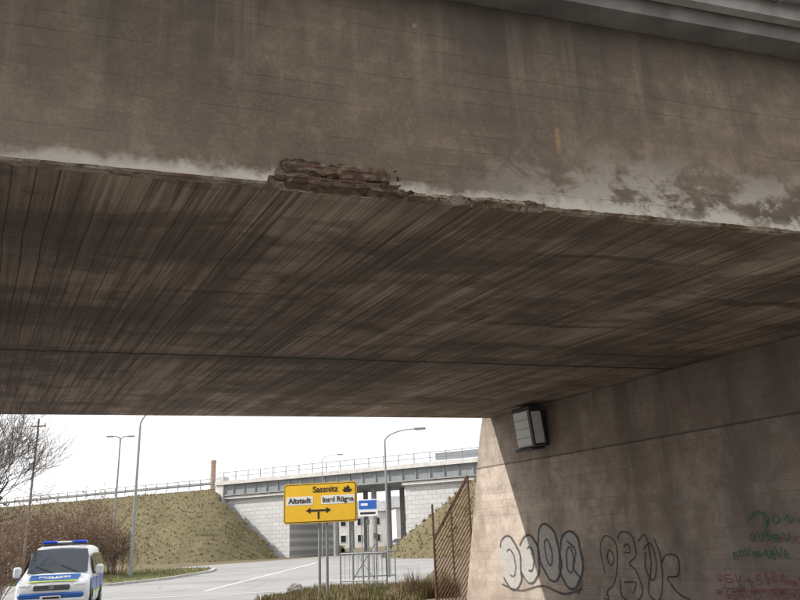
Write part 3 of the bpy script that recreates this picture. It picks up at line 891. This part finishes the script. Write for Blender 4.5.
for x,y,h,w in((-19.5,48,4.3,1.9),(-21.6,50,4.8,2.0),(-23.8,51,4.4,2),(-26.2,52,4.6,2),(-22,46.5,3.4,1.6),(-25,47,3.7,1.8),(-28.5,52,4.4,2),(-19.0,51,3.2,1.6),(-27,49,3.6,1.8),(-30,53,4.2,2)):
    shrub(x,y,h,w,36)
for x,y,h,w in((-14.6,27,2.4,1.2),(-16,29,2.8,1.4),(-17.5,31,2.6,1.4)): shrub(x,y,h,w,24,.3)
mb.obj('bare_shrubs')

# ================================================================= POLICE VAN
van=empty('police_van',(-10.55,24.15,0),math.radians(197))
mb=MB()
ST=[(2.46,.42,.72,.74,.66),(2.42,.30,.86,.84,.74),(2.30,.26,.99,.92,.80),(2.05,.26,1.06,.94,.80),(1.62,.26,1.13,.945,.80),(1.50,.26,1.20,.945,.80),
(1.12,.26,1.62,.95,.74),(.92,.26,1.83,.95,.73),(.75,.26,1.90,.95,.73),(.40,.26,1.94,.95,.74),(-1.0,.26,1.96,.95,.75),(-2.2,.26,1.93,.95,.75),(-2.36,.28,1.86,.94,.74),(-2.44,.36,1.5,.92,.80),(-2.46,.45,1.1,.88,.80)]
def section(y,zl,zt,w,wt):
    belt=min(1.08,zt-.08)
    h=[(w*.90,zl),(w*.985,zl+.12),(w,zl+.35 if zl+.35<belt else (zl+belt)/2),(w*.99,belt),(w*.985*.35+wt*.65 if zt>1.3 else (w*.6+wt*.4),belt+(zt-belt)*.6),(wt*.98,zt-.06*min(1,(zt-belt)/.2)),(wt*.86,zt-.01),(wt*.45,zt+.012),(0,zt+.016)]
    return [(x,y,z) for x,z in h]+[(-x,y,z) for x,z in h[-2::-1]]
S=[section(*s) for s in ST]; m=len(S[0]); vs=[p for s in S for p in s]
fs=[(i*m+j,(i+1)*m+j,(i+1)*m+j+1,i*m+j+1) for i in range(len(S)-1) for j in range(m-1)]
fs+=[(i*m+m-1,(i+1)*m+m-1,(i+1)*m,i*m) for i in range(len(S)-1)]
fs+=[tuple(range(m)),tuple((len(S)-1)*m+j for j in range(m))]
mb.add(vs,fs,'vwhite'); mb.obj('body',van,True)
mb=MB()
def wq(p,k): mb.add(p,[tuple(range(len(p)))],k)
wq([(-.80,1.535,1.20),(.80,1.535,1.20),(.77,1.155,1.64),(.70,.965,1.845),(-.70,.965,1.845),(-.77,1.155,1.64)],'glass')
for s in(1,-1):
    def sw(y0,y1,zb,zt,y0t=None,y1t=None):
        y0t=y0 if y0t is None else y0t; y1t=y1 if y1t is None else y1t
        X=lambda z: s*(.962-(z-1.08)*.215 if z>1.08 else .962)
        wq([(X(zb)+s*.012,y0,zb),(X(zb)+s*.012,y1,zb),(X(zt)+s*.012,y1t,zt),(X(zt)+s*.012,y0t,zt)],'glass')
    sw(1.25,.30,1.14,1.70,.88,.30); sw(.20,-.95,1.14,1.72); sw(-1.05,-2.2,1.14,1.72)
    def st(y0,y1,z0,z1,k,o=.012): wq([(s*(.955+o),y0,z0),(s*(.955+o),y1,z0),(s*(.953+o),y1,z1),(s*(.953+o),y0,z1)],k)
    st(1.95,-2.25,.66,1.04,'vblue'); st(1.95,-2.25,.60,.655,'vyel')
    mb.bbox((s*1.10,1.22,1.24),(.22,.12,.30),'vwhite',.05); mb.box((s*.99,1.22,1.16),(.12,.05,.05),'dsteel')
    mb.box((s*1.10,1.155,1.24),(.17,.012,.23),'glass')
    mb.bbox((s*.70,2.33,.86),(.34,.16,.20),'lens',.05,Matrix.Rotation(-s*.22,3,'Z'))
    mb.bbox((s*.62,2.455,.46),(.20,.06,.10),'lens',.02)
    for y in(1.55,-1.45):
        mb.tube((s*.955,y,.36),(s*.975,y,.36),.40,.40,'black',24)
        mb.tube((s*.76,y,.33),(s*.985,y,.33),.33,.33,'rubber',24)
        mb.tube((s*.98,y,.33),(s*1.0,y,.33),.20,.19,'steel',16)
        for q in range(5):
            a=q*1.2566; mb.box((s*1.0,y+.1*math.cos(a),.33+.1*math.sin(a)),(.015,.05,.05),'dsteel')
    mb.box((s*.968,.25,1.0),(.012,.16,.03),'dsteel')
    for yy in (.25,-1.0): mb.box((s*.968,yy,.75),(.006,.012,.9),'dsteel')
wq([(-.62,2.27,1.025),(.62,2.27,1.025),(.66,1.66,1.158),(-.66,1.66,1.158)],'vblue')
wq([(-.62,2.34,.995),(.62,2.34,.995),(.62,2.285,1.018),(-.62,2.285,1.018)],'vyel')
mb.bbox((0,2.44,.84),(.92,.08,.13),'dsteel',.02)
for z in(.81,.86): mb.box((0,2.485,z),(.88,.012,.012),'steel')
mb.tube((0,2.47,.85),(0,2.495,.85),.065,.065,'steel',16)
mb.bbox((0,2.45,.64),(1.66,.12,.14),'vblue',.04)
mb.bbox((0,2.45,.50),(1.72,.16,.14),'vwhite',.05)
mb.bbox((0,2.50,.41),(1.05,.08,.12),'dsteel',.02)
mb.box((0,2.545,.58),(.52,.012,.11),'white'); mb.box((-.02,2.553,.58),(.42,.004,.05),'black')
mb.tube((-.55,1.56,1.215),(-.05,1.38,1.41),.009,.007,'black',5); mb.tube((.1,1.56,1.215),(.6,1.40,1.39),.009,.007,'black',5)
mb.bbox((0,.90,1.885),(1.30,.08,.025),'vwhite',.01)
mb.bbox((0,.35,1.995),(1.30,.28,.05),'dsteel',.02)
mb.bbox((-.42,.35,2.05),(.42,.26,.09),'bluelens',.04); mb.bbox((.42,.35,2.05),(.42,.26,.09),'bluelens',.04); mb.bbox((0,.35,2.045),(.40,.22,.07),'white',.03)
mb.obj('fittings',van)
t=text('POLIZEI',.24,(0,0,0),'white',van,bold=.005); t.location=(0,1.97,1.098); t.rotation_euler=(math.radians(12.5),0,math.pi)

car=empty('parked_car',(-1.0,88,gz(88)),math.radians(150)); mb=MB()
def csec(y,zl,zt,w,wt):
    b=min(.9,zt-.05); h=[(w*.93,zl),(w,zl+.25),(w,b),(wt,zt-.03),(wt*.7,zt),(0,zt+.01)]
    return [(x,y,z) for x,z in h]+[(-x,y,z) for x,z in h[-2::-1]]
S=[csec(*s) for s in [(2.1,.3,.62,.75,.68),(1.95,.22,.78,.85,.75),(1.1,.22,.92,.87,.75),(.9,.22,.98,.87,.7),(.3,.22,1.38,.87,.62),(-.2,.22,1.45,.87,.62),(-1.2,.22,1.40,.87,.62),(-1.9,.24,.98,.85,.7),(-2.1,.35,.85,.78,.7)]]
m=len(S[0]); mb.add([p for s in S for p in s],[(i*m+j,(i+1)*m+j,(i+1)*m+j+1,i*m+j+1) for i in range(len(S)-1) for j in range(m-1)]+[tuple(range(m)),tuple((len(S)-1)*m+j for j in range(m))],'vwhite')
for s in(1,-1):
    mb.add([(s*.90,.6,.95),(s*.90,-1.5,.95),(s*.72,-1.1,1.34),(s*.72,.25,1.34)],[(0,1,2,3)],'glass')
    for y in(1.3,-1.3): mb.tube((s*.7,y,.31),(s*.89,y,.31),.31,.31,'rubber',16); mb.tube((s*.88,y,.31),(s*.9,y,.31),.18,.18,'steel',12)
    mb.bbox((s*.6,2.02,.64),(.3,.1,.13),'lens',.03)
mb.add([(-.66,.93,1.0),(.66,.93,1.0),(.55,.34,1.38),(-.55,.34,1.38)],[(0,1,2,3)],'glass')
mb.obj('body_and_wheels',car)

# ================================================================= LIGHT
Sd=Vector((-1.35,-.046,1)).normalized()
sun=bpy.data.lights.new('sun','SUN'); sun.energy=5.0; sun.angle=math.radians(.6); sun.color=(1,.95,.87)
so=bpy.data.objects.new('sun',sun); sc.collection.objects.link(so); so.rotation_euler=Sd.to_track_quat('Z','Y').to_euler()
w=bpy.data.worlds.new('World'); sc.world=w; w.use_nodes=True
nt=w.node_tree; bg=nt.nodes['Background']
sky=nt.nodes.new('ShaderNodeTexSky'); sky.sky_type='NISHITA'; sky.sun_disc=False
sky.sun_elevation=math.asin(Sd.z); sky.sun_rotation=math.atan2(Sd.x,Sd.y)%(2*math.pi)
sky.dust_density=4; sky.air_density=1.2
tc=nt.nodes.new('ShaderNodeTexCoord'); nz=nt.nodes.new('ShaderNodeTexNoise'); nz.inputs['Scale'].default_value=2.2; nz.inputs['Detail'].default_value=4
nt.links.new(tc.outputs['Generated'],nz.inputs['Vector'])
mr=nt.nodes.new('ShaderNodeMapRange'); mr.inputs[1].default_value=.3; mr.inputs[2].default_value=.7; mr.inputs[3].default_value=.86; mr.inputs[4].default_value=1
nt.links.new(nz.outputs[0],mr.inputs[0])
mx=nt.nodes.new('ShaderNodeMixRGB'); nt.links.new(mr.outputs[0],mx.inputs[0]); nt.links.new(sky.outputs[0],mx.inputs[1]); mx.inputs[2].default_value=(9.9,9.9,10.1,1)
nt.links.new(mx.outputs[0],bg.inputs[0]); bg.inputs[1].default_value=.14

# ================================================================= CAMERA
p=math.radians(17.9); r=math.radians(2.3)
Rv=Vector((math.cos(r),math.sin(r)*math.sin(p),-math.sin(r)*math.cos(p)))
Uv=Vector((math.sin(r),-math.cos(r)*math.sin(p),math.cos(r)*math.cos(p)))
Fv=Vector((0,math.cos(p),math.sin(p)))
cam=bpy.data.cameras.new('camera'); cam.lens=33.75; cam.sensor_width=36; cam.clip_end=6000; cam.clip_start=.05
co=bpy.data.objects.new('camera',cam); sc.collection.objects.link(co)
mm=Matrix((Rv,Uv,-Fv)).transposed().to_4x4(); mm.translation=Vector((0,0,1.65)); co.matrix_world=mm
sc.camera=co
